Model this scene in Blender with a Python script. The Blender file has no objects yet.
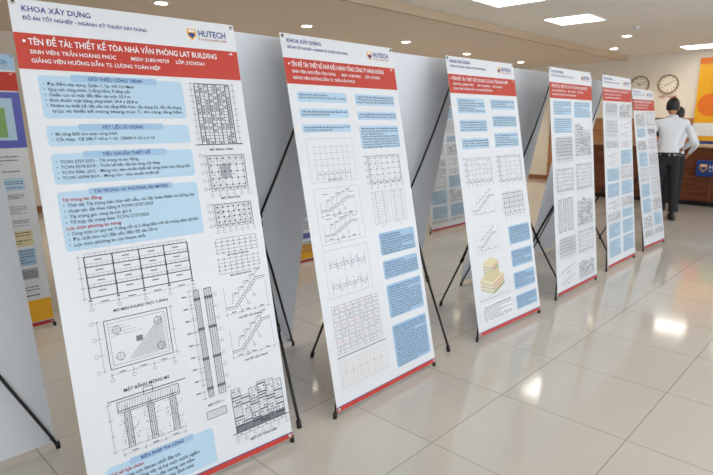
import bpy, bmesh, math, random
from mathutils import Vector, Matrix
random.seed(7)
sc = bpy.context.scene
sc.view_settings.view_transform = 'Standard'
COL = sc.collection

# ------------------------------------------------------------------ materials
MATS = {}
def srgb(h):
    h = h.lstrip('#'); c = [int(h[i:i+2], 16)/255 for i in (0, 2, 4)]
    return tuple((x/12.92 if x <= .04045 else ((x+.055)/1.055)**2.4) for x in c) + (1,)
def mat(name, hexc, rough=.6, metal=0, noise=0, nscale=20, emit=0, spec=.5, bump=0):
    if name in MATS: return MATS[name]
    m = bpy.data.materials.new(name); m.use_nodes = True
    nt = m.node_tree; b = nt.nodes['Principled BSDF']
    c = srgb(hexc)
    b.inputs['Base Color'].default_value = c
    b.inputs['Roughness'].default_value = rough
    b.inputs['Metallic'].default_value = metal
    b.inputs['Specular IOR Level'].default_value = spec
    if noise or bump:
        tc = nt.nodes.new('ShaderNodeTexCoord'); n = nt.nodes.new('ShaderNodeTexNoise')
        n.inputs['Scale'].default_value = nscale; n.inputs['Detail'].default_value = 4
        nt.links.new(tc.outputs['Object'], n.inputs['Vector'])
        if noise:
            mx = nt.nodes.new('ShaderNodeMix'); mx.data_type = 'RGBA'
            mx.inputs['A'].default_value = tuple(x*(1-noise) for x in c[:3])+(1,)
            mx.inputs['B'].default_value = tuple(min(1, x*(1+noise)) for x in c[:3])+(1,)
            nt.links.new(n.outputs['Fac'], mx.inputs['Factor'])
            nt.links.new(mx.outputs['Result'], b.inputs['Base Color'])
        if bump:
            bp = nt.nodes.new('ShaderNodeBump'); bp.inputs['Strength'].default_value = bump
            nt.links.new(n.outputs['Fac'], bp.inputs['Height']); nt.links.new(bp.outputs['Normal'], b.inputs['Normal'])
    if emit:
        b.inputs['Emission Color'].default_value = c
        b.inputs['Emission Strength'].default_value = emit
    MATS[name] = m
    return m

def floor_mat():
    m = bpy.data.materials.new('floor_tile'); m.use_nodes = True
    nt = m.node_tree; b = nt.nodes['Principled BSDF']
    tc = nt.nodes.new('ShaderNodeTexCoord'); mp = nt.nodes.new('ShaderNodeMapping')
    mp.inputs['Location'].default_value = (-2.46+61.5, -1.30+61.5, 0)
    br = nt.nodes.new('ShaderNodeTexBrick'); br.offset = 0; br.squash = 1
    br.inputs['Scale'].default_value = 1; br.inputs['Mortar Size'].default_value = .0022
    br.inputs['Mortar Smooth'].default_value = .1
    br.inputs['Brick Width'].default_value = .615; br.inputs['Row Height'].default_value = .615
    br.inputs['Color1'].default_value = srgb('#d3cdc5'); br.inputs['Color2'].default_value = srgb('#cec8c0')
    br.inputs['Mortar'].default_value = srgb('#9a948c')
    n = nt.nodes.new('ShaderNodeTexNoise'); n.inputs['Scale'].default_value = 2.2; n.inputs['Detail'].default_value = 6
    mx = nt.nodes.new('ShaderNodeMix'); mx.data_type = 'RGBA'; mx.blend_type = 'MULTIPLY'
    mx.inputs['Factor'].default_value = .12
    nt.links.new(tc.outputs['Object'], mp.inputs['Vector']); nt.links.new(mp.outputs['Vector'], br.inputs['Vector'])
    nt.links.new(tc.outputs['Object'], n.inputs['Vector'])
    nt.links.new(br.outputs['Color'], mx.inputs['A']); nt.links.new(n.outputs['Fac'], mx.inputs['B'])
    nt.links.new(mx.outputs['Result'], b.inputs['Base Color'])
    b.inputs['Roughness'].default_value = .09
    b.inputs['Specular IOR Level'].default_value = .8
    bp = nt.nodes.new('ShaderNodeBump'); bp.inputs['Strength'].default_value = .2; bp.inputs['Distance'].default_value = .002
    inv = nt.nodes.new('ShaderNodeMath'); inv.operation = 'SUBTRACT'; inv.inputs[0].default_value = 1
    nt.links.new(br.outputs['Fac'], inv.inputs[1]); nt.links.new(inv.outputs[0], bp.inputs['Height'])
    nt.links.new(bp.outputs['Normal'], b.inputs['Normal'])
    return m

def wood_mat(name, c1, c2, rough=.35):
    m = bpy.data.materials.new(name); m.use_nodes = True
    nt = m.node_tree; b = nt.nodes['Principled BSDF']
    tc = nt.nodes.new('ShaderNodeTexCoord'); mp = nt.nodes.new('ShaderNodeMapping')
    mp.inputs['Scale'].default_value = (6, 1.0, 12)
    n = nt.nodes.new('ShaderNodeTexNoise'); n.inputs['Scale'].default_value = 2; n.inputs['Detail'].default_value = 8
    r = nt.nodes.new('ShaderNodeValToRGB'); r.color_ramp.elements[0].position = .35; r.color_ramp.elements[1].position = .65
    r.color_ramp.elements[0].color = srgb(c1); r.color_ramp.elements[1].color = srgb(c2)
    nt.links.new(tc.outputs['Object'], mp.inputs['Vector']); nt.links.new(mp.outputs['Vector'], n.inputs['Vector'])
    nt.links.new(n.outputs['Fac'], r.inputs['Fac']); nt.links.new(r.outputs['Color'], b.inputs['Base Color'])
    b.inputs['Roughness'].default_value = rough
    return m

M_CLOTH = mat('banner_vinyl', '#d6dae0', .38, noise=.015, nscale=3)
M_BACK = mat('banner_back', '#d9dee6', .6, noise=.02, nscale=3)
M_BLACK = mat('black_tube', '#0b0b0d', .4)
M_STEEL = mat('grommet_steel', '#a0a0a0', .3, 1)
INK = {
 'red': mat('ink_red', '#b8301f', .45), 'blue': mat('ink_blue', '#1d3c86', .5),
 'white': mat('ink_white', '#e6e8ec', .5), 'lb': mat('ink_lightblue', '#aecbe1', .5),
 'lb2': mat('ink_skyblue', '#9abbd9', .5), 'gray': mat('ink_gray', '#6e737c', .5), 'lg': mat('ink_lightgray', '#a0a6af', .5),
 'black': mat('ink_black', '#2a2d35', .5), 'yellow': mat('ink_yellow', '#e8ab1d', .5),
 'orange': mat('ink_orange', '#e07422', .5), 'green': mat('ink_green', '#7fa868', .5),
 'txt': mat('ink_text', '#28303e', .5), 'rtxt': mat('ink_redtext', '#b52a20', .5), 'purple': mat('ink_purple', '#5a62b8', .5),
 'tan': mat('ink_tan', '#d9c07e', .5), 'cream': mat('ink_cream', '#d8cea4', .5),
}

# ------------------------------------------------------------------ mesh utils
def new_obj(name, me, parent=None, loc=(0, 0, 0), rot=(0, 0, 0)):
    o = bpy.data.objects.new(name, me); COL.objects.link(o)
    o.location = loc; o.rotation_euler = rot
    if parent: o.parent = parent
    return o
def empty(name, loc=(0, 0, 0), rz=0):
    e = bpy.data.objects.new(name, None); COL.objects.link(e)
    e.location = loc; e.rotation_euler = (0, 0, rz); e.empty_display_size = .1
    return e

class MB:
    """mesh builder with material slots"""
    def __init__(s): s.v = []; s.f = []; s.m = []; s.mats = []; s.sm = []
    def mi(s, m):
        if m not in s.mats: s.mats.append(m)
        return s.mats.index(m)
    def add(s, vs, fs, m, smooth=False):
        o = len(s.v); s.v += [tuple(x) for x in vs]
        k = s.mi(m)
        for f in fs:
            s.f.append([i+o for i in f]); s.m.append(k); s.sm.append(smooth)
    def box(s, x0, x1, y0, y1, z0, z1, m):
        vs = [(x, y, z) for x in (x0, x1) for y in (y0, y1) for z in (z0, z1)]
        fs = [(0, 1, 3, 2), (4, 6, 7, 5), (0, 4, 5, 1), (2, 3, 7, 6), (0, 2, 6, 4), (1, 5, 7, 3)]
        s.add(vs, fs, m)
    def tube(s, pts, r, m, n=8):
        pts = [Vector(p) for p in pts]; rr = r if isinstance(r, (list, tuple)) else [r]*len(pts)
        vs = []; fs = []
        up = None
        for i, p in enumerate(pts):
            d = (pts[min(i+1, len(pts)-1)]-pts[max(i-1, 0)]).normalized()
            if up is None:
                up = d.orthogonal().normalized()
            up = (up-d*up.dot(d)).normalized(); w = d.cross(up)
            for k in range(n):
                a = 2*math.pi*k/n
                vs.append(p+(up*math.cos(a)+w*math.sin(a))*rr[i])
        for i in range(len(pts)-1):
            for k in range(n):
                fs.append((i*n+k, i*n+(k+1) % n, (i+1)*n+(k+1) % n, (i+1)*n+k))
        fs.append(tuple(range(n))[::-1]); fs.append(tuple((len(pts)-1)*n+k for k in range(n)))
        s.add(vs, fs, m, True)
    def cyl(s, c, axis, r, h, m, n=24):
        c = Vector(c); ax = Vector(axis).normalized()
        s.tube([c, c+ax*h], r, m, n)
        for i in range(-2, 0): s.sm[i] = False
    def sphere(s, c, rad, m, nu=16, nv=10, fn=None, keep=None):
        vs = []; fs = []
        for j in range(nv+1):
            ph = math.pi*j/nv
            for i in range(nu):
                th = 2*math.pi*i/nu
                d = Vector((math.sin(ph)*math.cos(th), math.sin(ph)*math.sin(th), math.cos(ph)))
                if fn: d = fn(d)
                vs.append((c[0]+d.x*rad[0], c[1]+d.y*rad[1], c[2]+d.z*rad[2]))
        for j in range(nv):
            for i in range(nu):
                q = (j*nu+i, (j+1)*nu+i, (j+1)*nu+(i+1) % nu, j*nu+(i+1) % nu)
                if keep:
                    cc = sum((Vector(vs[k]) for k in q), Vector())/4 - Vector(c)
                    if not keep(Vector((cc.x/rad[0], cc.y/rad[1], cc.z/rad[2]))): continue
                fs.append(q)
        s.add(vs, fs, m, True)
    def obj(s, name, parent=None, loc=(0, 0, 0), rot=(0, 0, 0), bevel=0):
        me = bpy.data.meshes.new(name); me.from_pydata(s.v, [], s.f)
        for m in s.mats: me.materials.append(m)
        me.polygons.foreach_set('material_index', s.m); me.polygons.foreach_set('use_smooth', s.sm)
        me.update()
        o = new_obj(name, me, parent, loc, rot)
        if bevel:
            b = o.modifiers.new('bevel', 'BEVEL'); b.width = bevel; b.segments = 2; b.limit_method = 'ANGLE'
        return o

_tmp = bpy.data.curves.new('tmp_text', 'FONT')
_tmpo = bpy.data.objects.new('tmp_text', _tmp); COL.objects.link(_tmpo)
def text_mesh(s, size, bold):
    _tmp.body = s; _tmp.size = size; _tmp.resolution_u = 2; _tmp.offset = size*.013 if bold else size*.003
    _tmpo.update_tag(); dg = bpy.context.evaluated_depsgraph_get(); dg.update()
    me = bpy.data.meshes.new_from_object(_tmpo.evaluated_get(dg))
    vs = [tuple(v.co) for v in me.vertices]; fs = [tuple(p.vertices) for p in me.polygons]
    bpy.data.meshes.remove(me)
    return vs, fs

class Print(MB):
    """flat artwork, u right, v down from the top-left, metres"""
    def __init__(s, W, H, base=.0012): super().__init__(); s.W = W; s.H = H; s.base = base
    def P(s, u, v, l): return (u-s.W/2, -(s.base+l*.0005), s.H-v)
    def rect(s, u0, v0, u1, v1, m, l=0):
        s.add([s.P(u0, v1, l), s.P(u1, v1, l), s.P(u1, v0, l), s.P(u0, v0, l)], [(0, 1, 2, 3)], INK[m])
    def poly(s, pts, m, l=1): s.add([s.P(a, b, l) for a, b in pts], [tuple(range(len(pts)))], INK[m])
    def rrect(s, u0, v0, u1, v1, m, l=0, r=.012):
        pts = []
        for (cx, cy, a0) in ((u1-r, v0+r, -90), (u1-r, v1-r, 0), (u0+r, v1-r, 90), (u0+r, v0+r, 180)):
            for k in range(4):
                a = math.radians(a0+30*k); pts.append(s.P(cx+r*math.cos(a), cy+r*math.sin(a), l))
        s.add(pts, [tuple(range(len(pts)))[::-1]], INK[m])
    def line(s, u0, v0, u1, v1, w=.0015, m='gray', l=2):
        d = Vector((u1-u0, v1-v0)); w *= 1.1
        if d.length < 1e-6: return
        n = Vector((-d.y, d.x)).normalized()*w/2
        s.add([s.P(u0+n.x, v0+n.y, l), s.P(u1+n.x, v1+n.y, l), s.P(u1-n.x, v1-n.y, l), s.P(u0-n.x, v0-n.y, l)], [(0, 1, 2, 3)], INK[m])
    def frame(s, u0, v0, u1, v1, w=.0015, m='gray', l=2):
        s.line(u0, v0, u1, v0, w, m, l); s.line(u1, v0, u1, v1, w, m, l); s.line(u1, v1, u0, v1, w, m, l); s.line(u0, v1, u0, v0, w, m, l)
    def grid(s, u0, v0, u1, v1, nx, ny, w=.0012, m='gray', l=2):
        for i in range(nx+1): x = u0+(u1-u0)*i/nx; s.line(x, v0, x, v1, w, m, l)
        for i in range(ny+1): y = v0+(v1-v0)*i/ny; s.line(u0, y, u1, y, w, m, l)
    def ring(s, u, v, r, w=.001, m='gray', l=2):
        p = [(u+r*math.cos(a*math.pi/6), v+r*math.sin(a*math.pi/6)) for a in range(13)]
        for a, b in zip(p, p[1:]): s.line(a[0], a[1], b[0], b[1], w, m, l)
    def disc(s, u, v, r, m, l=1, ry=None):
        ry = ry or r
        s.add([s.P(u+r*math.cos(a*math.pi/10), v-ry*math.sin(a*math.pi/10), l) for a in range(20)], [tuple(range(20))], INK[m])
    def text(s, t, u, v, size, m='txt', width=None, bold=False, l=3, align='l'):
        vs, fs = text_mesh(t, size, bold)
        if not vs: return
        w = max(x[0] for x in vs); k = 1
        if width: k = width/w
        off = {'l': 0, 'c': -w*k/2, 'r': -w*k}[align]
        s.add([s.P(u+off+x[0]*k, v-x[1], l) for x in vs], fs, INK[m])
    def fake(s, u0, v0, u1, v1, n, m='txt', l=3, h=None):
        """rows of small print: word-length dashes"""
        p = (v1-v0)/n; h = h or p*.3
        for i in range(n):
            u = u0; end = u1 if random.random() > .25 else u0+(u1-u0)*random.uniform(.4, .9)
            while u < end-.006:
                w = random.uniform(.008, .03); w = min(w, end-u)
                s.rect(u, v0+p*i+p*.3, u+w, v0+p*i+p*.3+h, m, l); u += w+.005
    def dims_h(s, u0, u1, v, n, bub=True):
        s.line(u0-.006, v, u1+.006, v, .0009)
        for i in range(n+1):
            x = u0+(u1-u0)*i/n; s.line(x, v-.012, x, v+.010, .0008); s.line(x-.003, v+.003, x+.003, v-.003, .0012)
            if bub: s.ring(x, v+.017, .0065, .001)
            if i < n: s.rect(x+(u1-u0)/n*.35, v-.007, x+(u1-u0)/n*.65, v-.0035, 'gray', 2)
    def dims_v(s, v0, v1, u, n, bub=True):
        s.line(u, v0-.006, u, v1+.006, .0009)
        for i in range(n+1):
            y = v0+(v1-v0)*i/n; s.line(u-.010, y, u+.012, y, .0008); s.line(u-.003, y+.003, u+.003, y-.003, .0012)
            if bub: s.ring(u-.017, y, .0065, .001)

def logo(p, u, v, k=1.0, word='blue', sub='rtxt'):
    """shield and wordmark"""
    pts = [(0, 0), (.036, 0), (.036, .026), (.018, .044), (0, .026)]
    p.add([p.P(u+a*k, v+b*k, 1) for a, b in pts], [(4, 3, 2, 1, 0)], INK['yellow'])
    p.add([p.P(u+a*k, v+b*k, 2) for a, b in [(.005, .016), (.031, .016), (.031, .024), (.018, .037), (.005, .024)]], [(4, 3, 2, 1, 0)], INK['blue'])
    p.rect(u+.006*k, v+.004*k, u+.030*k, v+.012*k, 'white', 2)
    p.text('HUTECH', u+.044*k, v+.026*k, .034*k, word, .118*k, True)
    p.text('Đại học Công nghệ Tp.HCM', u+.044*k, v+.040*k, .011*k, sub, .118*k)

def section(p, u0, v0, u1, v1, nx, ny, m='black', w=.0016):
    dx = (u1-u0)/nx; dy = (v1-v0)/ny
    for j in range(ny+1):
        y = v0+dy*j
        p.rect(u0, y, u1, y+.003, m, 2)
        if j < ny:
            for i in range(nx):
                x = u0+dx*i
                p.line(x+.004, y-.010, x+dx-.004, y-.010, .0009, 'gray')
                for k in range(6): q = x+.004+(dx-.008)*k/5; p.line(q, y-.010, q, y, .0009, 'gray')
                p.rect(x+dx*.35, y+dy*.35, x+dx*.62, y+dy*.35+.004, 'gray', 2)
    for i in range(nx+1):
        x = u0+dx*i; p.rect(x-.002, v0, x+.002, v1+.003, m, 2)
        p.poly([(x-.008, v1+.012), (x+.008, v1+.012), (x, v1+.003)], 'gray', 2)
    p.dims_h(u0, u1, v1+.024, nx); p.dims_v(v0, v1, u0-.018, ny, False)

def plan(p, u0, v0, u1, v1, nx, ny, m='gray', ink='black'):
    p.frame(u0, v0, u1, v1, .0018, ink); p.frame(u0+.005, v0+.005, u1-.005, v1-.005, .0008, ink)
    a0, b0, a1, b1 = u0+.012, v0+.012, u1-.012, v1-.012
    p.grid(a0, b0, a1, b1, nx, ny, .0009, m)
    r = random.Random(int(u0*977+v0*7919))
    for i in range(nx+1):
        for j in range(ny+1):
            x = a0+(a1-a0)*i/nx; y = b0+(b1-b0)*j/ny
            p.rect(x-.003, y-.003, x+.003, y+.003, ink, 3)
            if i < nx and j < ny:
                X = (a1-a0)/nx; Y = (b1-b0)/ny; t = r.random()
                if t < .25: p.line(x, y, x+X, y+Y, .0008, m); p.line(x+X, y, x, y+Y, .0008, m)
                elif t < .5: p.line(x+X*.5, y, x+X*.5, y+Y, .0008, m); p.rect(x+X*.15, y+Y*.4, x+X*.4, y+Y*.4+.003, m, 2)
                elif t < .6:
                    for k in range(5): p.line(x+X*k/5, y, x+X*k/5, y+Y*.6, .0008, m)
    p.dims_h(u0, u1, v1+.010, nx); p.dims_v(v0, v1, u0-.009, ny)

def elevation(p, u0, v0, u1, v1, seed=1):
    r = random.Random(seed); w = (u1-u0); n = 6
    for i in range(n):
        a = u0+w*i/n; b = a+w/n; t = v0+r.random()*(v1-v0)*.3
        p.frame(a, t, b, v1, .0016, 'black')
        y = t+.008
        while y < v1-.01:
            q = r.random()
            if q > .78: p.rect(a, y, b, y+.005, 'black', 2)
            elif q > .3:
                for k in range(4):
                    x = a+.003+(b-a-.004)*k/4
                    if r.random() > .3: p.rect(x, y, x+(b-a)*.13, y+.007, 'gray' if r.random() > .5 else 'black', 2)
            else: p.line(a, y+.006, b, y-.002, .0015, 'gray')
            y += .012
    p.line(u0-.02, v1, u1+.02, v1, .003, 'black'); p.dims_h(u0, u1, v1+.014, n)

def moment(p, u0, v0, u1, v1, n=3, m='gray'):
    for k in range(n):
        y = v0+(v1-v0)*(k+.5)/n; h = (v1-v0)/n*.35
        p.line(u0, y+h*.6, u1, y-h*.8, .0014, 'black'); p.line(u0, y+h*.75, u1, y-h*.6, .001, m)
        for i in range(10):
            x = u0+(u1-u0)*i/9; yy = y+h*.6-(h*1.4)*i/9
            p.line(x, yy, x, yy+h*.3*math.sin(math.pi*i/9), .0009, m)
        p.ring(u0-.006, y+h*.6, .006); p.line(u0, y+h, u1, y+h, .0008, m); p.rect(u0+(u1-u0)*.4, y+h*1.1, u0+(u1-u0)*.6, y+h*1.1+.004, m, 2)

def stair(p, u0, y, W, h):
    """half-flight stair detail: landings, waist slab, treads, rebar tags"""
    a = u0+W*.24; b = u0+W*.80
    p.line(u0, y+h, a, y+h, .0018, 'black'); p.line(u0, y+h+.008, a, y+h+.008, .0012, 'black')
    p.line(a, y+h+.008, b, y+.010, .0016, 'black'); p.line(b, y+.002, u0+W, y+.002, .0018, 'black'); p.line(b, y+.010, u0+W, y+.010, .0012, 'black')
    n = 11
    for i in range(n):
        x = a+(b-a)*i/n; q = y+h-(h-.002)*i/n; d = (h-.002)/n
        p.line(x, q, x, q-d, .0014, 'black'); p.line(x, q-d, x+(b-a)/n, q-d, .0014, 'black')
    for i in range(5):
        x = u0+W*.15+W*.15*i; q = y+h*.9-h*.2*i; p.line(x, q, x+.008, q-.032, .0009); p.ring(x+.010, q-.038, .006, .0011); p.line(x+.016, q-.038, x+.032, q-.038, .0009)
        p.rect(x+.018, q-.044, x+.03, q-.041, 'gray', 2)
    for i in range(3):
        x = u0+W*.3+W*.16*i; q = y+h*.85-h*.26*i; p.line(x, q+.01, x+.012, q+.035, .0009); p.ring(x+.014, q+.041, .006, .0011)
    p.dims_h(u0, u0+W, y+h+.028, 3, False)
    for x in (u0, u0+W): p.line(x, y+h*.2, x, y+h+.02, .0008)

def header(p, W, title, names, num='64'):
    p.text('KHOA XÂY DỰNG', .035, .040, .026, 'blue', None, True)
    p.text('ĐỒ ÁN TỐT NGHIỆP – NGÀNH: KỸ THUẬT XÂY DỰNG', .035, .068, .017, 'blue', W*.50, True)
    logo(p, W-.215, .035, 1.05)
    p.rect(0, .112, W, .232, 'red', 0)
    p.disc(.028, .139, .005, 'white', 2)
    p.text(title, .040, .150, .030, 'white', W-.14, True)
    p.text(names[0], .040, .180, .019, 'white', None, True)
    p.text(names[1], .040, .209, .019, 'white', None, True)
    p.text(num, W-.04, .129, .016, 'white', None, True)
    p.rect(0, p.H-.022, W, p.H-.001, 'red', 1)
    p.rect(0, p.H-.026, W, p.H-.022, 'blue', 1)

def box_text(p, u0, v0, u1, v1, title, lines, size=.0165, red=()):
    p.rrect(u0, v0, u1, v1, 'lb', 0)
    tw = (u1-u0)
    y = v0+.016
    if title:
        p.rrect(u0+tw*.2, v0-.006, u1-tw*.2, v0+.018, 'lb2', 1, .008)
        p.text(title, (u0+u1)/2, v0+.012, .0165, 'blue', None, True, align='c'); y = v0+.034
    for i, t in enumerate(lines):
        p.text(t, u0+.012, y, size, 'rtxt' if i in red else 'txt', (tw-.03) if len(t) > 55 else None, i in red); y += size*1.18

# ---------------------------------------------------------------- banner art
def art1(W, H):
    p = Print(W, H)
    header(p, W, 'TÊN ĐỀ TÀI: THIẾT KẾ TÒA NHÀ VĂN PHÒNG LAT BUILDING',
           ['SINH VIÊN: TRẦN HOÀNG PHÚC          MSSV: 2180190729     LỚP: 21DXDA1', 'GIẢNG VIÊN HƯỚNG DẪN: TS. LƯƠNG TOÀN HIỆP'])
    R = .56
    box_text(p, .05, .25, R, .395, 'GIỚI THIỆU CÔNG TRÌNH', [
        '•  Địa điểm xây dựng: Quận 1, Tp. Hồ Chí Minh', '•  Quy mô công trình: 2 tầng hầm, 9 tầng nổi',
        '•  Chiều cao từ mặt đất đến sàn mái: 33,3 m', '•  Kích thước mặt bằng công trình: 24,4 x 28,8 m',
        '•  Nhiệm vụ thiết kế: kết cấu sàn tầng điển hình, cầu thang bộ, kết cấu khung', '   trục và thiết kế móng khung trục C, thi công tầng hầm'], .0155)
    box_text(p, .05, .42, R, .49, 'VẬT LIỆU SỬ DỤNG', ['•  Bê tông B30 cho toàn công trình', '•  Cốt thép:  CB 240-T với ø < 10;  CB400-V với ø ≥ 10'], .0155)
    box_text(p, .05, .515, R, .62, 'TIÊU CHUẨN THIẾT KẾ', ['•  TCVN 2737:2023 – Tải trọng và tác động', '•  TCVN 5574:2018 – Thiết kế kết cấu bê tông cốt thép',
        '•  TCVN 9386: 2012 – Móng cọc, tiêu chuẩn thiết kế công trình chịu động đất', '•  TCVN 10304:2014 – Móng cọc – tiêu chuẩn thiết kế'], .0155)
    box_text(p, .05, .645, R, .85, 'TẢI TRỌNG VÀ PHƯƠNG ÁN MÓNG', ['Tải trọng tác động:', '•  Tĩnh tải: Tải trọng bản thân kết cấu, các lớp hoàn thiện và tường xây',
        '•  Hoạt tải: lấy theo bảng 4 TCVN 2737:2023', '•  Tải trọng gió: vùng áp lực gió II', '•  Tổ hợp tải trọng theo TCVN 2737:2023',
        'Lựa chọn phương án móng:', '•  Công trình có quy mô 9 tầng nổi và 2 tầng hầm với tải trọng chân cột lớn', '•  Địa chất khu vực đất yếu đến độ sâu 20 m',
        '•  Lựa chọn phương án cọc khoan nhồi'], .0165, red=(0, 5))
    section(p, .10, .875, .48, 1.02, 4, 4, 'black')
    p.text('MÔ MEN KHUNG TRỤC 2 (kNm)', .27, 1.085, .014, 'txt', None, True, align='c')
    u0, v0, u1, v1 = .61, .255, .765, .50
    p.grid(u0, v0, u1, v1, 8, 20, .0016, 'gray'); p.frame(u0, v0, u1, v1, .003, 'black')
    for i in range(9): p.line(u0+i*.0194, v0, u0+i*.0194, v1, .0030 if i % 2 else .0014, 'black')
    for i in range(20):
        for k in range(8):
            if random.random() > .4: p.rect(u0+k*.0194+.004, v0+i*.01225+.003, u0+k*.0194+.014, v0+i*.01225+.009, 'gray', 1)
    p.line(u0-.03, v1, u1+.03, v1, .003, 'black'); p.dims_v(v0, v1, u0-.015, 10, False); p.dims_v(v0, v1, u1+.018, 10, False)
    p.text('MẶT ĐỨNG CHÍNH', .69, .525, .012, 'txt', None, True, align='c')
    plan(p, .62, .545, .79, .68, 5, 4); p.rect(.67, .58, .72, .64, 'lg', 1)
    p.text('MẶT BẰNG SÀN', .70, .725, .012, 'txt', None, True, align='c')
    plan(p, .62, .745, .79, .830, 6, 3)
    for k in range(2):
        y0 = .885+k*.085
        p.grid(.60, y0, .79, y0+.060, 7, 4, .0009, 'gray')
        for i in range(8):
            for j in range(5):
                if (i*3+j*5+k) % 3: p.line(.60+.19*i/7-.004, y0+.015*j, .60+.19*i/7+.006, y0+.015*j-.005, .0012, 'rtxt' if (i+j) % 4 == 0 else 'black')
        p.text('MẶT BẰNG THÉP SÀN', .695, y0+.074, .010, 'txt', None, True, align='c')
    o = -.035
    p.frame(.13, 1.145+o, .36, 1.32+o, .0022, 'black'); p.frame(.142, 1.157+o, .348, 1.308+o, .0010)
    for (a, b) in ((.17, 1.185), (.32, 1.185), (.17, 1.28), (.32, 1.28)): p.ring(a, b+o, .014, .0014, 'black'); p.line(a-.018, b+o, a+.018, b+o, .0008); p.line(a, b+o-.018, a, b+o+.018, .0008)
    p.rect(.233, 1.223+o, .257, 1.243+o, 'gray', 2)
    for i in range(16):
        t = i/16*.14; p.line(.20+t, 1.30+o, .34, 1.165+t*.95+o, .0011, 'gray')
    for i in range(4): p.line(.145, 1.17+o+i*.011, .20+.02*i, 1.17+o+i*.011, .0008)
    p.dims_h(.13, .36, 1.34+o, 3); p.dims_v(1.145+o, 1.32+o, .108, 3); p.dims_v(1.145+o, 1.32+o, .375, 2, False)
    p.text('MẶT BẰNG MÓNG M2', .245, 1.375, .017, 'txt', None, True, align='c')
    o = -.01
    p.frame(.13, 1.415+o, .36, 1.455+o, .0018, 'black'); p.line(.10, 1.405+o, .39, 1.405+o, .0026, 'black'); p.frame(.228, 1.390+o, .262, 1.415+o, .0018, 'black')
    for i in range(24): p.line(.132+i*.0095, 1.452+o, .139+i*.0095, 1.418+o, .0009)
    p.line(.134, 1.447+o, .356, 1.447+o, .0022, 'black')
    for x in (.15, .235, .32):
        p.frame(x, 1.455+o, x+.022, 1.585+o, .0018, 'black'); p.line(x+.007, 1.43+o, x+.007, 1.58+o, .001, 'black'); p.line(x+.015, 1.43+o, x+.015, 1.58+o, .001, 'black')
        for i in range(16): p.line(x, 1.465+i*.0075+o, x+.022, 1.463+i*.0075+o, .0009)
        for k in range(60):
            a = x-.022+random.random()*.066; b = 1.46+random.random()*.12+o
            p.rect(a, b, a+.003, b+.0025, 'gray', 1)
        p.line(x-.03, 1.585+o, x+.05, 1.585+o, .0016, 'gray')
    p.dims_v(1.415+o, 1.585+o, .10, 3, False); p.dims_h(.13, .36, 1.605+o, 3, False)
    for (x, w) in ((.475, .022), (.52, .030)):
        p.frame(x, 1.07, x+w, 1.50, .0018, 'black')
        for i in range(1, 3): p.line(x+w*i/3, 1.07, x+w*i/3, 1.5, .001, 'black')
        for i in range(60): p.line(x, 1.073+i*.0071, x+w, 1.073+i*.0071, .0009, 'gray' if i % 3 else 'black')
        for k in range(4): p.rect(x-.003, 1.10+k*.12, x+w+.003, 1.112+k*.12, 'gray', 1)
    for i in range(9):
        y = 1.09+i*.048; p.line(.445, y, .475, y, .001); p.rect(.425, y-.004, .443, y+.001, 'gray', 2); p.ring(.565, y+.01, .006); p.line(.55, y+.01, .559, y+.01, .0009)
    p.dims_v(1.07, 1.5, .458, 8, False)
    for k in range(2):
        stair(p, .605, 1.065+k*.18, .20, .105)
        p.text('CHI TIẾT CẦU THANG', .71, 1.225+k*.18, .011, 'txt', None, True, align='c')
    elevation(p, .57, 1.49, .81, 1.685, 3)
    p.rect(.57, 1.655, .81, 1.685, 'gray', 1)
    p.text('MẶT CẮT 1-1', .50, 1.535, .012, 'txt', None, True, align='c')
    p.frame(.455, 1.555, .54, 1.585, .0016, 'black')
    for i in range(10): p.line(.458+i*.008, 1.585, .464+i*.008, 1.555, .001)
    p.text('MẶT CẮT TẦNG HẦM', .69, 1.735, .013, 'txt', None, True, align='c')
    box_text(p, .06, 1.62, .47, 1.76, 'BIỆN PHÁP THI CÔNG', ['Cơ sở lựa chọn:', '•  Thi công cọc khoan nhồi đại trà', '•  Thi công tường vây và hạ mực nước ngầm',
             '•  Đào đất và thi công đài móng, sàn hầm', '•  Thi công phần thân, cốp pha định hình'], .018, red=(0,))
    return p

def tbox(p, a, b, c, d, m='lb', size=.0095, seed=1):
    """text box filled with real small print"""
    r = random.Random(seed)
    W_ = ['Tải trọng', 'tính toán', 'kết cấu', 'bê tông', 'cốt thép', 'móng cọc', 'sàn tầng', 'khung trục', 'nội lực', 'theo TCVN', 'kiểm tra', 'chiều dày', 'điều kiện', 'thiết kế', 'dầm', 'cột vách', 'chuyển vị', 'công trình', '2737:2023', 'phương án']
    p.rrect(a, b, c, d, m, 0)
    y = b+.008+size; w = c-a-.024; first = True
    while y < d-.004:
        n = max(2, int(w/size/4.6)); t = ('• ' if r.random() < .4 else '')+' '.join(r.choice(W_) for _ in range(n))
        p.text(t, a+.012, y, size*1.1, 'blue' if first else 'txt', w*(1 if r.random() < .75 else .6), first); first = False
        y += size*1.25

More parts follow.
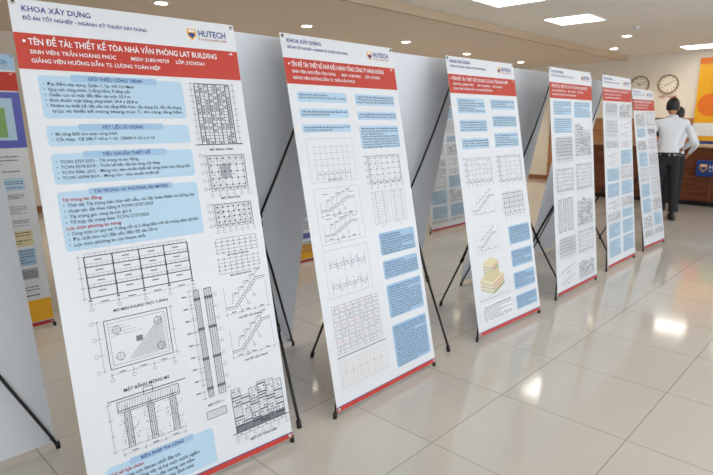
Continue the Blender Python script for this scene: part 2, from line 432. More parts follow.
def art2(W, H):
    p = Print(W, H)
    header(p, W, 'TÊN ĐỀ TÀI: THIẾT KẾ NHÀ ĐIỀU HÀNH TỔNG CÔNG TY HÀNG KHÔNG',
           ['SINH VIÊN: NGUYỄN VĂN HÙNG        MSSV: 2180190411     LỚP: 21DXDB1', 'GIẢNG VIÊN HƯỚNG DẪN: TS. TRẦN VĂN PHÚC'])
    random.seed(22)
    for k, (a, b, c, d) in enumerate(((.05, .265, .38, .315), (.05, .345, .38, .39), (.05, .42, .38, .46), (.44, .265, .76, .325), (.44, .355, .76, .40), (.44, .43, .76, .55))):
        tbox(p, a, b, c, d, 'lb', .011, k)
    p.frame(.06, .49, .37, .70, .0012, 'lg'); p.frame(.06, .73, .37, 1.0, .0012, 'lg'); p.frame(.06, 1.03, .37, 1.26, .0012, 'lg')
    p.grid(.10, .53, .33, .65, 6, 4, .0008, 'lg')
    for i in range(7): 
        for j in range(5): p.disc(.10+.23*i/6, .53+.12*j/4, .0022, 'gray', 3)
    p.dims_h(.10, .33, .665, 6); p.text('MẶT BẰNG KẾT CẤU', .215, .695, .010, 'txt', None, False, align='c')
    for k, y0 in enumerate((.745, .865)):
        for i in range(3): p.rect(.11+.09*i, y0+.012, .15+.09*i, y0+.016, 'lg', 2)
        stair(p, .09, y0+.035, .24, .055)
    for k, y0 in enumerate((1.05, 1.155)):
        p.line(.09, y0+.05, .34, y0+.05, .0012, 'gray'); p.line(.09, y0+.062, .34, y0+.062, .0012, 'gray')
        for i in range(6): p.line(.09+i*.05, y0+.02, .09+i*.05, y0+.09, .001, 'gray'); p.disc(.09+i*.05, y0+.056, .0025, 'orange', 3)
        pts = [(.09+.25*i/24, y0+.056-.022*math.sin(i*math.pi/4)) for i in range(25)]
        for a, b in zip(pts, pts[1:]): p.line(*a, *b, .0010, 'purple')
    plan(p, .47, .59, .73, .73, 5, 4, 'lg', 'gray')
    for x0 in (.46, .61):
        p.frame(x0, .78, x0+.12, .95, .001, 'gray')
        for i in range(12): p.line(x0+.01, .79+i*.0135, x0+.11, .79+i*.0135, .0010, 'lg')
        p.line(x0+.03, .78, x0+.03, .95, .0014, 'gray'); p.line(x0+.09, .78, x0+.09, .95, .0014, 'gray'); p.ring(x0+.06, .965, .006)
    for k, (b, d) in enumerate(((1.0, 1.12), (1.15, 1.25), (1.28, 1.46), (1.50, 1.73))):
        tbox(p, .47, b, .77, d, 'lb2', .011, 30+k)
    for i in range(7):
        for j in range(6):
            x, y = .06+i*.048, 1.30+j*.04
            p.frame(x, y, x+.042, y+.034, .0010, 'gray'); p.line(x, y+.034, x+.042, y, .0009, 'lg')
            p.line(x, y+.017, x+.042, y+.017, .0012, 'rtxt' if (i+j) % 3 == 0 else ('green' if j % 2 else 'orange'))
            if (i*2+j) % 5 == 0: p.line(x+.02, y, x+.02, y+.034, .0016, 'gray')
    p.line(.05, 1.55, .41, 1.55, .004, 'gray')
    p.frame(.06, 1.575, .40, 1.70, .0012, 'lg')
    for i in range(6): p.frame(.072+i*.052, 1.585, .112+i*.052, 1.69, .0012, 'cream'); p.line(.092+i*.052, 1.59, .092+i*.052, 1.685, .0012, 'orange'); p.line(.075+i*.052, 1.63, .11+i*.052, 1.63, .0012, 'green')
    return p

def art3(W, H):
    p = Print(W, H)
    header(p, W, 'TÊN ĐỀ TÀI: THIẾT KẾ CHUNG CƯ CAO TẦNG PHÚ MỸ',
           ['SINH VIÊN: LÊ MINH TUẤN        MSSV: 2180190233     LỚP: 21DXDA2', 'GIẢNG VIÊN HƯỚNG DẪN: THS. PHẠM QUỐC BẢO'])
    random.seed(33)
    for k, (a, b, c, d) in enumerate(((.06, .26, .37, .36), (.06, .40, .37, .48), (.06, .52, .37, .59), (.44, .26, .75, .33), (.44, .37, .75, .45), (.44, .49, .75, .59))):
        tbox(p, a, b, c, d, 'lb', .013, 60+k)
    plan(p, .08, .65, .36, .80, 6, 4, 'lg', 'lg'); plan(p, .46, .65, .74, .82, 4, 5, 'lg', 'gray')
    stair(p, .09, .90, .26, .09); section(p, .47, .91, .72, 1.04, 4, 4, 'gray')
    p.frame(.07, 1.10, .36, 1.28, .001, 'lg'); stair(p, .10, 1.15, .23, .08)
    for k, (b, d) in enumerate(((1.14, 1.27), (1.31, 1.43), (1.47, 1.59), (1.63, 1.73))):
        tbox(p, .48, b, .76, d, 'lb2', .013, 80+k)
    # pale coloured isometric of the stepped tower
    def iso(cx, cy, w, d, h, n):
        for k in range(n):
            y = cy-h*k/n; dh = h/n*.72
            L = (cx-w, y-w*.35); F = (cx, y); Rr = (cx+d, y-d*.35)
            p.poly([L, F, (F[0], F[1]-dh), (L[0], L[1]-dh)], 'cream', 1)
            p.poly([F, Rr, (Rr[0], Rr[1]-dh), (F[0], F[1]-dh)], 'tan' if k % 3 else 'green', 1)
            for i in range(6):
                a = i/6+.04; q = (F[0]-w*a, F[1]-w*.35*a)
                p.poly([q, (q[0]-w*.08, q[1]-w*.028), (q[0]-w*.08, q[1]-w*.028-dh*.6), (q[0], q[1]-dh*.6)], 'lg', 2)
                q = (F[0]+d*a, F[1]-d*.35*a)
                p.poly([q, (q[0]+d*.08, q[1]-d*.028), (q[0]+d*.08, q[1]-d*.028-dh*.6), (q[0], q[1]-dh*.6)], 'orange' if i == 3 else 'lg', 2)
            p.line(F[0], F[1]-dh, L[0], L[1]-dh, .0014, 'tan'); p.line(F[0], F[1]-dh, Rr[0], Rr[1]-dh, .0014, 'orange')
        y = cy-h
        p.poly([(cx, y), (cx+d, y-d*.35), (cx+d-w, y-(d+w)*.35), (cx-w, y-w*.35)], 'cream', 2)
    iso(.22, 1.56, .14, .14, .07, 3); iso(.22, 1.475, .09, .09, .10, 5)
    for i in range(8): p.line(.06+i*.042, 1.575, .09+i*.042, 1.555, .0012, 'green')
    p.line(.05, 1.58, .42, 1.58, .002, 'gray')
    tbox(p, .06, 1.61, .43, 1.73, 'white', .012, 91)
    return p

def art4(W, H):
    p = Print(W, H)
    header(p, W, 'TÊN ĐỀ TÀI: THIẾT KẾ CAO ỐC VĂN PHÒNG CHO THUÊ',
           ['SINH VIÊN: ĐỖ THANH NAM        MSSV: 2180190518     LỚP: 21DXDB2', 'GIẢNG VIÊN HƯỚNG DẪN: TS. NGUYỄN HỮU ANH'])
    random.seed(44)
    for (a, b, c, d, n) in ((.05, .25, .38, .36, 6), (.05, .38, .38, .50, 7), (.43, .25, .76, .38, 7)):
        p.rrect(a, b, c, d, 'lb', 0); p.fake(a+.012, b+.006, c-.012, d-.004, n, 'gray')
    elevation(p, .44, .42, .75, .68, 8); section(p, .08, .54, .37, .70, 6, 6)
    plan(p, .07, .78, .37, .95, 7, 5, 'black'); plan(p, .45, .76, .75, .96, 5, 6, 'black')
    for (x, w) in ((.07, .06), (.16, .05), (.24, .10)):
        p.frame(x, 1.02, x+w, 1.28, .003, 'black')
        for i in range(22): p.line(x, 1.03+i*.0115, x+w, 1.03+i*.0115, .0018, 'black')
    elevation(p, .44, 1.03, .75, 1.26, 9); section(p, .08, 1.34, .37, 1.47, 5, 5); plan(p, .45, 1.32, .75, 1.49, 6, 5, 'black')
    moment(p, .09, 1.54, .35, 1.72, 2, 'black'); elevation(p, .44, 1.56, .75, 1.71, 10)
    return p

def art_generic(seed, style=0):
    def f(W, H):
        p = Print(W, H); r = random.Random(seed); random.seed(seed)
        header(p, W, 'TÊN ĐỀ TÀI: THIẾT KẾ KẾT CẤU CÔNG TRÌNH', ['SINH VIÊN: TRẦN QUỐC VIỆT     MSSV: 2180190' + str(seed+100), 'GIẢNG VIÊN HƯỚNG DẪN: TS. LÊ VĂN THÀNH'])
        if style == 1:   # pictorial project posters
            p.rect(0, .0, W, .1, 'lb2', 1); p.rect(0, .24, W, .60, 'purple', 0); p.rect(.05, .28, W-.05, .55, 'lb', 1)
            for i in range(6):
                p.rect(.07+i*.11, .33+r.random()*.1, .15+i*.11, .53, r.choice(['blue', 'gray', 'purple', 'green']), 2)
            v = .64
            while v < H-.2:
                h = r.uniform(.07, .16)
                for c in (0, 1):
                    a = .05+c*(W/2-.02); b = a+W/2-.08
                    if r.random() > .4: p.rect(a, v, b, v+h-.02, r.choice(['lb', 'lb2', 'cream', 'lb', 'red', 'lg', 'purple']), 0)
                    p.fake(a+.01, v+.005, b-.01, v+h-.03, 5, r.choice(['txt', 'blue', 'gray']))
                v += h
            p.rect(0, H-.18, W, H-.03, 'yellow', 0); p.rect(.1, H-.15, .4, H-.06, 'orange', 1)
            return p
        v = .25; k = 0
        while v < H-.12:
            h = r.uniform(.09, .2); h = min(h, H-.06-v)
            for c in (0, 1):
                a = .05+c*(W/2-.01); b = a+W/2-.075
                t = r.random()
                if t < .36: p.rrect(a, v, b, v+h-.02, 'lb', 0); p.fake(a+.01, v+.006, b-.01, v+h-.022, max(3, int(h/.017)), 'gray')
                elif t < .6: plan(p, a+.02, v, b, v+h-.04, 5, 4, 'gray')
                elif t < .75: section(p, a+.02, v+.01, b-.01, v+h-.06, 5, 4, 'gray')
                elif t < .88: elevation(p, a, v, b, v+h-.04, seed+k)
                else: moment(p, a+.02, v, b-.01, v+h-.03, 2)
                k += 1
            v += h
        return p
    return f

# ---------------------------------------------------------------- X banner stand
def x_stand(a, b, yaw=0, W=.8, H=1.8, s=.34, art=None, fx=0, fy=.62, zb=.03):
    e = empty('x_banner_stand', (a, b, 0), yaw)
    lean = math.asin(s/H)
    c = MB()
    c.box(-W/2, W/2, -.001, .001, 0, H, M_CLOTH if art else M_BACK)
    c.box(-W/2, W/2, .001, .0022, 0, .03, M_BACK); c.box(-W/2, W/2, .001, .0022, H-.03, H, M_BACK)
    for sx in (-1, 1):
        for z in (.014, H-.014):
            c.cyl((sx*(W/2-.014), .0035, z), (0, -1, 0), .008, .0072, M_STEEL, 12)
    c.obj('banner_cloth', e, (0, 0, zb), (-lean, 0, 0))
    if art:
        p = art(W, H); p.obj('banner_print', e, (0, 0, zb), (-lean, 0, 0))
    ca, sa = math.cos(lean), math.sin(lean)
    def pl(x, z, back): return Vector((x, back*ca+z*sa, zb+z*ca-back*sa))
    f = MB(); hub = pl(0, .86, .055); r = .0072
    for sx in (-1, 1):
        top = pl(sx*(W/2-.014), H-.012, .006); bot = pl(sx*(W/2-.014), .014, .008)
        off = Vector((sx*.022, 0, .022)); offd = Vector((sx*.022, 0, -.022))
        pts = [hub+off]
        for k in (.25, .5, .75): pts.append((hub+off).lerp(top, k)+Vector((0, .018*math.sin(k*math.pi), 0)))
        pts += [top]
        f.tube(pts, [r, r, r*.9, r*.8, r*.65], M_BLACK)
        pts = [hub+offd]
        for k in (.33, .66): pts.append((hub+offd).lerp(bot, k)+Vector((0, .015*math.sin(k*math.pi), 0)))
        pts += [bot+Vector((0, .012, .01)), Vector((sx*(W/2+.004), .012, .006))]
        f.tube(pts, [r, r, r*.95, r*.9, r*.9], M_BLACK)
        f.tube([Vector((sx*(W/2+.004), .012, .03)), Vector((sx*(W/2+.006), .012, 0))], .010, M_BLACK)
        f.tube([top, top+Vector((0, -.012, .004))], .004, M_BLACK)
        f.tube([hub+Vector((sx*.008, 0, .008)), hub+Vector((sx*.04, 0, .045))], .013, M_BLACK)
        f.tube([hub+Vector((sx*.008, 0, -.008)), hub+Vector((sx*.03, 0, -.05))], .013, M_BLACK)
    foot = Vector((fx, fy, 0))
    f.tube([hub+Vector((0, -.012, 0)), hub+Vector((0, .03, 0))], .028, M_BLACK, 14)
    f.tube([hub+Vector((0, .02, .01)), hub.lerp(foot, .12)+Vector((0, .01, 0))], .014, M_BLACK)
    f.tube([hub+Vector((0, .02, 0)), hub.lerp(foot, .55)], .0095, M_BLACK)
    f.tube([hub.lerp(foot, .53), foot+Vector((0, 0, .02))], .0075, M_BLACK)
    f.tube([hub.lerp(foot, .52), hub.lerp(foot, .56)], .013, M_BLACK)
    f.tube([foot+Vector((0, -.008, .035)), foot], .012, M_BLACK)
    f.obj('stand_frame', e)
    return e

# front row
x_stand(1.002, 1.773, math.radians(-4.0), .83, 1.8, .36, art1)
x_stand(2.096, 1.750, math.radians(.5), .80, 1.8, .36, art2)
x_stand(3.386, 1.746, math.radians(-2.5), .79, 1.8, .345, art3)
x_stand(4.561, 1.767, 0, .81, 1.78, .205, art4)
x_stand(5.697, 1.798, 0, .76, 1.79, .214, art_generic(5))
x_stand(6.778, 1.810, math.radians(-1.5), .66, 1.73, .30, art_generic(6))
# second row, turned the other way (backs towards the aisle)
x_stand(.28, 2.47, math.pi, .80, 1.8, -.42, None, fx=0, fy=.60)
x_stand(1.72, 2.60, math.pi, .80, 1.8, .34, None, fx=.2, fy=.78)
x_stand(2.95, 2.58, math.pi, .80, 1.8, .34, None, fx=.22, fy=.76)
x_stand(4.38, 2.56, math.pi, .80, 1.8, .34, None, fx=-.03, fy=.72)
x_stand(5.70, 2.60, math.pi, .80, 1.8, .34, None, fx=.0, fy=.70)
# third row
for i, (a, st) in enumerate(((.80, 1), (2.02, 0), (3.32, 1), (4.66, 0), (6.0, 0))):
    x_stand(a, 4.05, 0, .8, 1.8, .2, art_generic(20+i, st))

# ---------------------------------------------------------------- room shell
A0, A1, B0, B1, HC = -4.0, 12.97, -6.0, 9.5, 2.75
M_WALL = mat('wall_paint', '#e6dfd4', .8, noise=.02, nscale=4)
M_CEIL = mat('ceiling_paint', '#f2efe9', .85, noise=.01, nscale=2)
M_SOFF = mat('soffit_paint', '#e4d8ca', .8, noise=.02, nscale=2)
M_TRIM = mat('trim_paint', '#8b5a3a', .5)
M_WOOD = wood_mat('counter_wood', '#4e2614', '#7a4527')
M_WOODL = wood_mat('panel_wood', '#9a6a45', '#b98a60', .45)
def slab(name, x0, x1, y0, y1, z0, z1, m, bevel=0, parent=None):
    b = MB(); b.box(x0, x1, y0, y1, z0, z1, m); return b.obj(name, parent, bevel=bevel)
slab('floor', A0, A1, B0, B1, -.1, 0, floor_mat())
slab('ceiling', A0, A1, B0, B1, HC, HC+.1, M_CEIL)
slab('wall_back', A1, A1+.15, B0, B1, -.1, HC+.1, M_WALL)
slab('wall_left', A0, A1, B1, B1+.15, -.1, HC+.1, M_WALL)
slab('wall_front', A0-.15, A0, B0, B1, -.1, HC+.1, M_WALL)
w = MB(); w.box(A0, A1, B0-.15, B0, -.1, .4, M_WALL); w.box(A0, A1, B0-.15, B0, 2.5, HC+.1, M_WALL)
nw = 5; step = (A1-A0)/nw
for i in range(nw+1):
    x = A0+step*i; w.box(max(A0, x-.25), min(A1, x+.25), B0-.15, B0, .4, 2.5, M_WALL)
w.obj('wall_right')
M_FR = mat('window_frame', '#dcdcdc', .4)
for i in range(nw):
    x0 = A0+step*i+.25; x1 = A0+step*(i+1)-.25
    f = MB()
    for (a, b, c, d) in ((x0, x1, .4, .46), (x0, x1, 2.44, 2.5), (x0, x0+.06, .46, 2.44), (x1-.06, x1, .46, 2.44), ((x0+x1)/2-.03, (x0+x1)/2+.03, .46, 2.44)):
        f.box(a, b, B0-.11, B0-.05, c, d, M_FR)
    f.obj('window_%d' % (i+1))
    L = bpy.data.lights.new('window_daylight', 'AREA'); L.shape = 'RECTANGLE'; L.size = x1-x0-.1; L.size_y = 2.0
    L.energy = 84; L.color = (.87, .93, 1.0)
    o = bpy.data.objects.new('window_daylight', L); COL.objects.link(o); o.location = ((x0+x1)/2, B0-.16, 1.45); o.rotation_euler = (math.radians(90), 0, 0)
slab('ceiling_soffit', 0, A1-.001, 4.46, B1-.001, 2.66, HC-.001, M_SOFF)
slab('trim_1', A0, A1, 4.40, 4.458, 2.64, HC-.001, mat('cove_trim', '#c2ad94', .6))
for (nm, x0, x1, y0, y1) in (('baseboard_back', A1-.015, A1-.001, B0, B1), ('baseboard_left', A0, A1-.02, B1-.015, B1-.001)):
    slab(nm, x0, x1, y0, y1, 0.001, .1, M_TRIM)
M_PANEL = mat('panel_light', '#fffbf2', .5, emit=7.4)
M_PF = mat('panel_frame', '#f2f2f2', .5)
def ceiling_panel(a, b, z=HC):
    p = MB(); h = .30
    p.box(a-h, a+h, b-h, b+h, z-.006, z-.001, M_PANEL)
    for (x0, x1, y0, y1) in ((a-h-.02, a+h+.02, b-h-.02, b-h), (a-h-.02, a+h+.02, b+h, b+h+.02), (a-h-.02, a-h, b-h, b+h), (a+h, a+h+.02, b-h, b+h)):
        p.box(x0, x1, y0, y1, z-.014, z-.001, M_PF)
    p.obj('ceiling_light_panel')
for a in (-1.15, .65, 2.45, 4.25, 6.05, 7.85):
    ceiling_panel(a, 3.4); ceiling_panel(a, .2)  # only the far end of the first row is in view; others added for light
for a in (10.0, 12.25): ceiling_panel(a, .6)  # out of view, added to light the reception end
ceiling_panel(12.25, 2.85)
for a in (-1.15, 2.45): ceiling_panel(a, -2.8)  # this row and the next: unseen panels added to brighten the room
for a in (6.05, 9.6): ceiling_panel(a, -2.8)
M_DL = mat('downlight_glow', '#fff3dc', .5, emit=12)
def downlight(a, b, z):
    p = MB(); p.cyl((a, b, z-.001), (0, 0, -1), .085, .012, M_PF, 28); p.cyl((a, b, z-.013), (0, 0, -1), .065, .003, M_DL, 24)
    p.obj('ceiling_downlight')
for (a, b) in ((7.44, 6.0), (9.55, 6.2), (3.2, 6.0), (5.3, 6.0), (11.7, 6.2), (1.2, 6.0), (3.2, 8.0), (7.4, 8.0), (11.0, 8.0)):
    downlight(a, b, 2.66)
for (a, b) in ((11.46, 4.15), (9.9, 3.4), (11.6, 1.9)): downlight(a, b, HC)
for (a, b) in ((3.2, 6.8), (7.4, 6.8), (11.0, 6.6)):
    L = bpy.data.lights.new('downlight_lamp', 'SPOT'); L.energy = 190; L.spot_size = 2.6; L.spot_blend = .8; L.color = (1, .90, .76); L.shadow_soft_size = .3
    o = bpy.data.objects.new('downlight_lamp', L); COL.objects.link(o); o.location = (a, b, 2.6)
for (a, b) in ((12.3, 4.6), (12.3, 3.5), (12.2, 2.2)):
    L = bpy.data.lights.new('wallwash_lamp', 'SPOT'); L.energy = 36; L.spot_size = 2.2; L.spot_blend = .8; L.color = (1, .86, .66); L.shadow_soft_size = .15
    o = bpy.data.objects.new('wallwash_lamp', L); COL.objects.link(o); o.location = (a, b, 2.7)
M_WP = mat('white_plastic', '#f4f4f4', .4)
for (a, b) in ((9.1, 3.0), (5.1, 2.6)):
    p = MB(); p.cyl((a, b, HC-.001), (0, 0, -1), .05, .02, M_WP, 20); p.cyl((a, b, HC-.021), (0, 0, -1), .03, .02, M_WP, 20); p.obj('smoke_detector')

# ---------------------------------------------------------------- reception
e = empty('reception_counter', (10.6, 2.0, 0))
c = MB(); c.box(0, .55, -2.8, 2.75, .08, .96, M_WOOD); c.box(.04, .5, -2.75, 2.7, 0, .08, M_BLACK); c.obj('body', e, bevel=.008)
c = MB(); c.box(-.05, .62, -2.85, 2.8, .961, 1.0, mat('counter_stone', '#b99a78', .2, noise=.1, nscale=8)); c.obj('countertop', e, bevel=.006)
c = MB()
for k in range(8):
    y = -2.7+k*.7; c.box(-.012, -.001, y, y+.02, .1, .94, mat('brass_strip', '#7a4a2c', .3))
c.obj('front_battens', e)
p = Print(.90, .26, .0); p.rect(0, 0, .90, .26, 'blue', 0)
logo(p, .05, .06, 3.0, 'white', 'white')
sb = MB(); sb.box(-.45, .45, 0.001, .02, 0, .26, M_WP)
sb.obj('sign_board', e, (-.036, -.12, .50), (0, 0, -math.pi/2)); p.obj('sign_print', e, (-.036, -.12, .50), (0, 0, -math.pi/2))
e = empty('computer_monitor', (10.95, 2.95, 1.0), math.radians(-75))
c = MB(); c.box(-.12, .12, -.08, .08, .001, .014, M_BLACK); c.box(-.02, .02, .0, .02, .014, .15, M_BLACK); c.obj('foot', e)
c = MB(); c.box(-.26, .26, -.03, .0, .12, .44, M_BLACK); c.box(-.25, .25, -.032, -.0305, .13, .43, mat('screen_dark', '#20242c', .2)); c.obj('screen', e, bevel=.003)
w = MB()
for k in range(9):
    y = -1.0+k*.78; w.box(A1-.03, A1-.001, y, y+.77, .1, 1.45, M_WOODL)
w.obj('trim_2')
M_FACE = mat('clock_face', '#e9e4d6', .4); M_RIM = mat('clock_rim', '#8b6a3e', .35)
def clock(b, hh, mm, lab):
    e = empty('wall_clock', (A1-.001, b, 2.13), -math.pi/2)
    c = MB(); c.cyl((0, -.001, 0), (0, -1, 0), .185, .028, M_RIM, 40)
    ring = [(.176*math.cos(t*math.pi/20), -.033, .176*math.sin(t*math.pi/20)) for t in range(41)]
    c.tube(ring, .011, M_RIM, 8); c.obj('case', e)
    c = MB(); c.cyl((0, -.0285, 0), (0, -1, 0), .167, .003, M_FACE, 40)
    for k in range(12):
        t = math.radians(30*k); q = Matrix.Rotation(t, 3, 'Y')
        vs = [q @ Vector(v) for v in ((-.005, -.0322, .120), (.005, -.0322, .120), (.005, -.0322, .152), (-.005, -.0322, .152))]
        c.add(vs, [(0, 1, 2, 3)], M_BLACK)
    for (ang, L, wd) in ((hh*30+mm*.5, .08, .006), (mm*6, .125, .004)):
        q = Matrix.Rotation(math.radians(ang), 3, 'Y')
        c.add([q @ Vector(v) for v in ((-wd, -.033, -.015), (wd, -.033, -.015), (wd, -.033, L), (-wd, -.033, L))], [(0, 1, 2, 3)], M_BLACK)
    c.obj('dial', e)
    p = Print(.5, .07, .002); p.text(lab, .25, .06, .075, 'rtxt', None, True, align='c'); p.obj('city_label', e, (0, 0, -.29))
clock(4.09, 10, 10, 'TOKYO'); clock(3.54, 8, 10, 'VIỆT NAM')
e = empty('wall_poster', (A1-.031, 2.40, 0), -math.pi/2)
c = MB(); c.box(-.6, .6, -.012, 0, .62, 2.60, M_WP); c.obj('board', e)
p = Print(1.2, 1.98, .0125); p.rect(0, 0, 1.2, 1.98, 'yellow', 0)
p.rect(0, 0, 1.2, .12, 'orange', 1); logo(p, .25, .2, 3.5); p.rect(0, 1.25, 1.2, 1.5, 'white', 1); p.disc(.25, .9, .22, 'orange', 1); p.disc(.7, 1.0, .3, 'green', 2); p.rect(.05, 1.60, 1.15, 1.9, 'blue', 1)
p.obj('poster_print', e, (0, 0, .62))

# ---------------------------------------------------------------- people
M_SKIN = mat('skin', '#c08e70', .55, noise=.04, nscale=30); M_HAIR = mat('hair_black', '#0e0c0c', .5, bump=.4, nscale=120)
M_SHIRT = mat('shirt_white', '#dfe4ec', .8, bump=.3, nscale=9); M_TRO = mat('trousers_black', '#14151a', .8, bump=.2, nscale=10)
M_SHOE = mat('shoe_black', '#0a0a0b', .35); M_EYE = mat('eye_white', '#f0f0f0', .3); M_LIP = mat('lips', '#9a5a4c', .5)
M_BELT = mat('belt_black', '#060606', .4)

def skinned(name, V, E, R, root, sub=2):
    me = bpy.data.meshes.new(name); me.from_pydata(V, E, [])
    o = bpy.data.objects.new(name, me); COL.objects.link(o)
    m = o.modifiers.new('skin', 'SKIN'); m.use_smooth_shade = True
    for i, r in enumerate(R):
        me.skin_vertices[0].data[i].radius = r if isinstance(r, tuple) else (r, r)
        me.skin_vertices[0].data[i].use_root = (i == root)
    s = o.modifiers.new('sub', 'SUBSURF'); s.levels = sub; s.render_levels = sub
    dg = bpy.context.evaluated_depsgraph_get(); dg.update()
    m2 = bpy.data.meshes.new_from_object(o.evaluated_get(dg))
    vs = [v.co.copy() for v in m2.vertices]; fs = [tuple(p.vertices) for p in m2.polygons]
    bpy.data.objects.remove(o); bpy.data.meshes.remove(me); bpy.data.meshes.remove(m2)
    return vs, fs

def person(name, loc, yaw, scale, arms, legs=((-.11, .0), (.12, .03)), head_yaw=0, sleeve='short'):
    e = empty(name, loc, yaw); e.scale = (scale,)*3
    J = {}; V = []; R = []
    def j(n, co, r): J[n] = len(V); V.append(Vector(co)); R.append(r)
    j('pelvis', (0, 0, .93), (.125, .125)); j('waist', (0, .005, 1.06), (.122, .122)); j('chest', (0, -.005, 1.24), (.140, .140)); j('uch', (0, -.01, 1.36), (.115, .115))
    j('neckb', (0, -.005, 1.45), (.062, .062)); j('neckt', (0, .012, 1.53), (.052, .052))
    E = [('pelvis', 'waist'), ('waist', 'chest'), ('chest', 'uch'), ('uch', 'neckb'), ('neckb', 'neckt')]
    for sd, sx in (('L', -1), ('R', 1)):
        el, wr = arms[sd]
        j('sh'+sd, (sx*.165, -.01, 1.385), .064); j('ua'+sd, tuple(Vector((sx*.18, -.01, 1.37)).lerp(Vector(el), .5)), .053)
        j('el'+sd, el, .044); j('fa'+sd, tuple(Vector(el).lerp(Vector(wr), .4)), .040); j('wr'+sd, wr, .027)
        d = (Vector(wr)-Vector(el)).normalized(); j('pa'+sd, tuple(Vector(wr)+d*.055), .031)
        E += [('uch', 'sh'+sd), ('sh'+sd, 'ua'+sd), ('ua'+sd, 'el'+sd), ('el'+sd, 'fa'+sd), ('fa'+sd, 'wr'+sd), ('wr'+sd, 'pa'+sd)]
        lx, ly = legs[0 if sd == 'L' else 1]
        j('hip'+sd, (sx*.085, 0, .85), .098); j('kn'+sd, ((sx*.09+lx)/2, ly*.5+.012, .49), .068); j('cf'+sd, (lx*.97, ly*.8-.012, .33), .062); j('an'+sd, (lx, ly-.02, .10), .05)
        E += [('pelvis', 'hip'+sd), ('hip'+sd, 'kn'+sd), ('kn'+sd, 'cf'+sd), ('cf'+sd, 'an'+sd)]
    edges = [(J[a], J[b]) for a, b in E]
    vs, fs = skinned('tmp', [tuple(v) for v in V], edges, R, J['pelvis'])
    def lab(c):
        best = None; bd = 9
        for a, b in E:
            p, q = V[J[a]], V[J[b]]; t = max(0, min(1, (c-p).dot(q-p)/(q-p).length_squared)); dd = (c-p.lerp(q, t)).length
            if dd < bd: bd = dd; best = (a, b, t)
        return best
    mb = MB(); groups = {}
    for f in fs:
        c = sum((vs[i] for i in f), Vector())/len(f); a, b, t = lab(c)
        if a[:2] in ('wr',): m = M_SKIN
        elif a[:2] == 'fa': m = M_SKIN if sleeve == 'short' or t > .85 else M_SHIRT
        elif a[:2] == 'el': m = M_SKIN if sleeve == 'short' else M_SHIRT
        elif a[:2] == 'ua': m = M_SKIN if (sleeve == 'short' and t > .45) else M_SHIRT
        elif a == 'neckb' and t > .35: m = M_SKIN
        elif a[:2] in ('hi', 'kn', 'cf') or c.z < .955: m = M_TRO
        else: m = M_SHIRT
        groups.setdefault(m.name, (m, []))[1].append(f)
    out = []
    for v in vs:
        w = max(0, min(1, (1.50-v.z)/.06))*max(0, min(1, (v.z-.80)/.1))*max(0, min(1, (.24-abs(v.x))/.06))
        out.append((v.x*(1+.12*w*max(0, min(1, (v.z-1.1)/.15))), v.y*(1-.22*w), v.z))
    mb.v += out
    for k, (m, F) in groups.items():
        i = mb.mi(m)
        for f in F: mb.f.append(list(f)); mb.m.append(i); mb.sm.append(True)
    mb.obj('body', e)
    acc = MB()
    ring = [(.150*math.cos(t*math.pi/16), .112*math.sin(t*math.pi/16), .962) for t in range(33)]
    acc.tube(ring, .013, M_BELT, 8)
    col = [(.066*math.cos(t*math.pi/12), -.004+.062*math.sin(t*math.pi/12), 1.475-.012*math.sin(t*math.pi/12)) for t in range(25)]
    acc.tube(col, .013, M_SHIRT, 8); acc.obj('belt_and_collar', e)
    sh = MB()
    for sd, sx in (('L', 0), ('R', 1)):
        lx, ly = legs[sx]
        def fn(d): return Vector((d.x*(1-.18*d.y), d.y, d.z if d.z > -.35 else -.35))
        sh.sphere((lx+(.012 if sx else -.012), ly+.05, .028), (.047, .145, .078), M_SHOE, 20, 12, fn)
        sh.sphere((lx, ly-.015, .07), (.043, .06, .05), M_SHOE, 14, 8)
    sh.obj('shoes', e)
    for sd, sx in (('L', -1), ('R', 1)):
        el, wr = map(Vector, arms[sd]); d = (wr-el).normalized(); pal = wr+d*.035
        side = d.cross(Vector((sx, 0, 0))); 
        if side.length < .2: side = Vector((0, 1, 0))
        side.normalize(); nrm = side.cross(d).normalized()
        if nrm.x*sx > 0: nrm = -nrm
        hb = MB()
        pv, pf = skinned('t', [tuple(wr), tuple(pal), tuple(pal+d*.045)], [(0, 1), (1, 2)], [.023, .030, .031], 0)
        hb.add(pv, pf, M_SKIN, True)
        for k, L in enumerate((.070, .080, .074, .058)):
            r0 = pal+d*.045+side*(.027-.018*k); p1 = r0+d*L*.45+nrm*.006; p2 = p1+d*L*.28+nrm*.016; p3 = p2+d*L*.18+nrm*.02
            pv, pf = skinned('t', [tuple(r0), tuple(p1), tuple(p2), tuple(p3)], [(0, 1), (1, 2), (2, 3)], [.0095, .009, .008, .0068], 0, 1)
            hb.add(pv, pf, M_SKIN, True)
        r0 = pal+side*.024; p1 = r0+side*.026+d*.022+nrm*.008; p2 = p1+d*.03+side*.006+nrm*.01
        pv, pf = skinned('t', [tuple(r0), tuple(p1), tuple(p2)], [(0, 1), (1, 2)], [.012, .010, .008], 0, 1)
        hb.add(pv, pf, M_SKIN, True); hb.obj('hand_'+sd.lower(), e)
    h = MB()
    def hf(d):
        d = d.copy(); k = 1
        if d.z < 0: k = 1-.28*d.z*d.z; d.x *= k
        if d.z < -.2 and d.y > 0: d.y *= .93
        if d.y > .8: d.y = .8+(d.y-.8)*.4
        return d
    h.sphere((0, 0, 0), (.076, .094, .116), M_SKIN, 28, 20, hf)
    h.sphere((0, .086, -.018), (.013, .022, .022), M_SKIN, 12, 8)
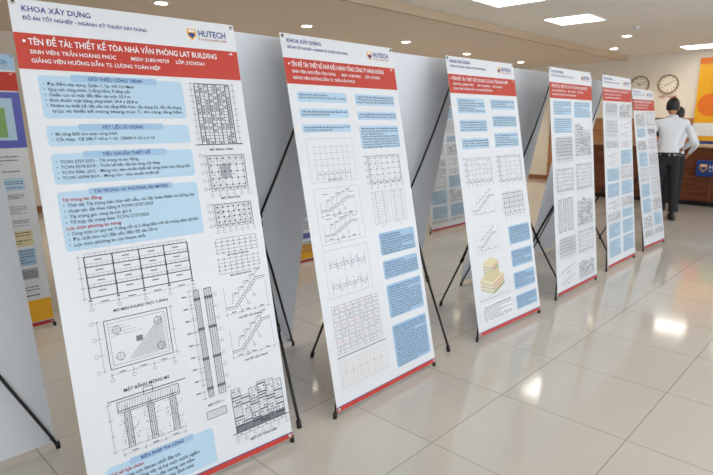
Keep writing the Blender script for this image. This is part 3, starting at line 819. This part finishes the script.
    for sx in (-1, 1):
        h.sphere((sx*.030, .074, .004), (.014, .008, .008), M_EYE, 10, 6); h.sphere((sx*.030, .081, .004), (.006, .003, .006), M_HAIR, 8, 6)
        h.sphere((sx*.030, .079, .023), (.017, .006, .004), M_HAIR, 8, 6)
        h.sphere((sx*.077, -.004, -.008), (.010, .020, .032), M_SKIN, 12, 8)
    h.sphere((0, .082, -.055), (.024, .007, .008), M_LIP, 12, 6)
    h.sphere((0, -.010, .018), (.086, .100, .118), M_HAIR, 32, 20, None,
             lambda d: (d.z > .42) or (d.y < -.1 and d.z > -.62) or (d.y < .25 and d.z > .1))
    h.obj('head', e, (0, .02, 1.605), (math.radians(-6), 0, head_yaw))
    return e

# main figure seen from behind, elbow out; second man mostly hidden beyond him
person('standing_man', (8.80, 2.31, 0), math.radians(-62), .985,
       {'L': ((-.27, -.05, 1.13), (-.17, .17, 1.07)), 'R': ((.29, -.06, 1.14), (.22, .15, 1.02))},
       legs=((-.10, .03), (.12, -.03)), head_yaw=-.35, sleeve='long')
person('standing_man', (9.72, 2.46, 0), math.radians(-70), .925,
       {'L': ((-.24, -.04, 1.12), (-.20, .13, .95)), 'R': ((.30, -.06, 1.13), (.22, .12, .97))},
       legs=((-.08, .05), (.09, -.03)), head_yaw=-.3, sleeve='long')

bpy.data.objects.remove(_tmpo); bpy.data.curves.remove(_tmp)

# ---------------------------------------------------------------- world + camera
wd = bpy.data.worlds.new('World'); sc.world = wd; wd.use_nodes = True
wd.node_tree.nodes['Background'].inputs[0].default_value = (.75, .87, 1, 1); wd.node_tree.nodes['Background'].inputs[1].default_value = 1.0
cam = bpy.data.cameras.new('camera'); co = bpy.data.objects.new('camera', cam); COL.objects.link(co)
cam.sensor_width = 36; cam.lens = 557/713*36; cam.clip_start = .05
cam.dof.use_dof = True; cam.dof.focus_distance = 2.7; cam.dof.aperture_fstop = 3.5
th = math.radians(11.87)
dirv = Vector((.723*math.cos(th), .691*math.cos(th), -math.sin(th)))
co.location = (0, 0, 1.4); co.rotation_euler = dirv.to_track_quat('-Z', 'Y').to_euler()
sc.camera = co
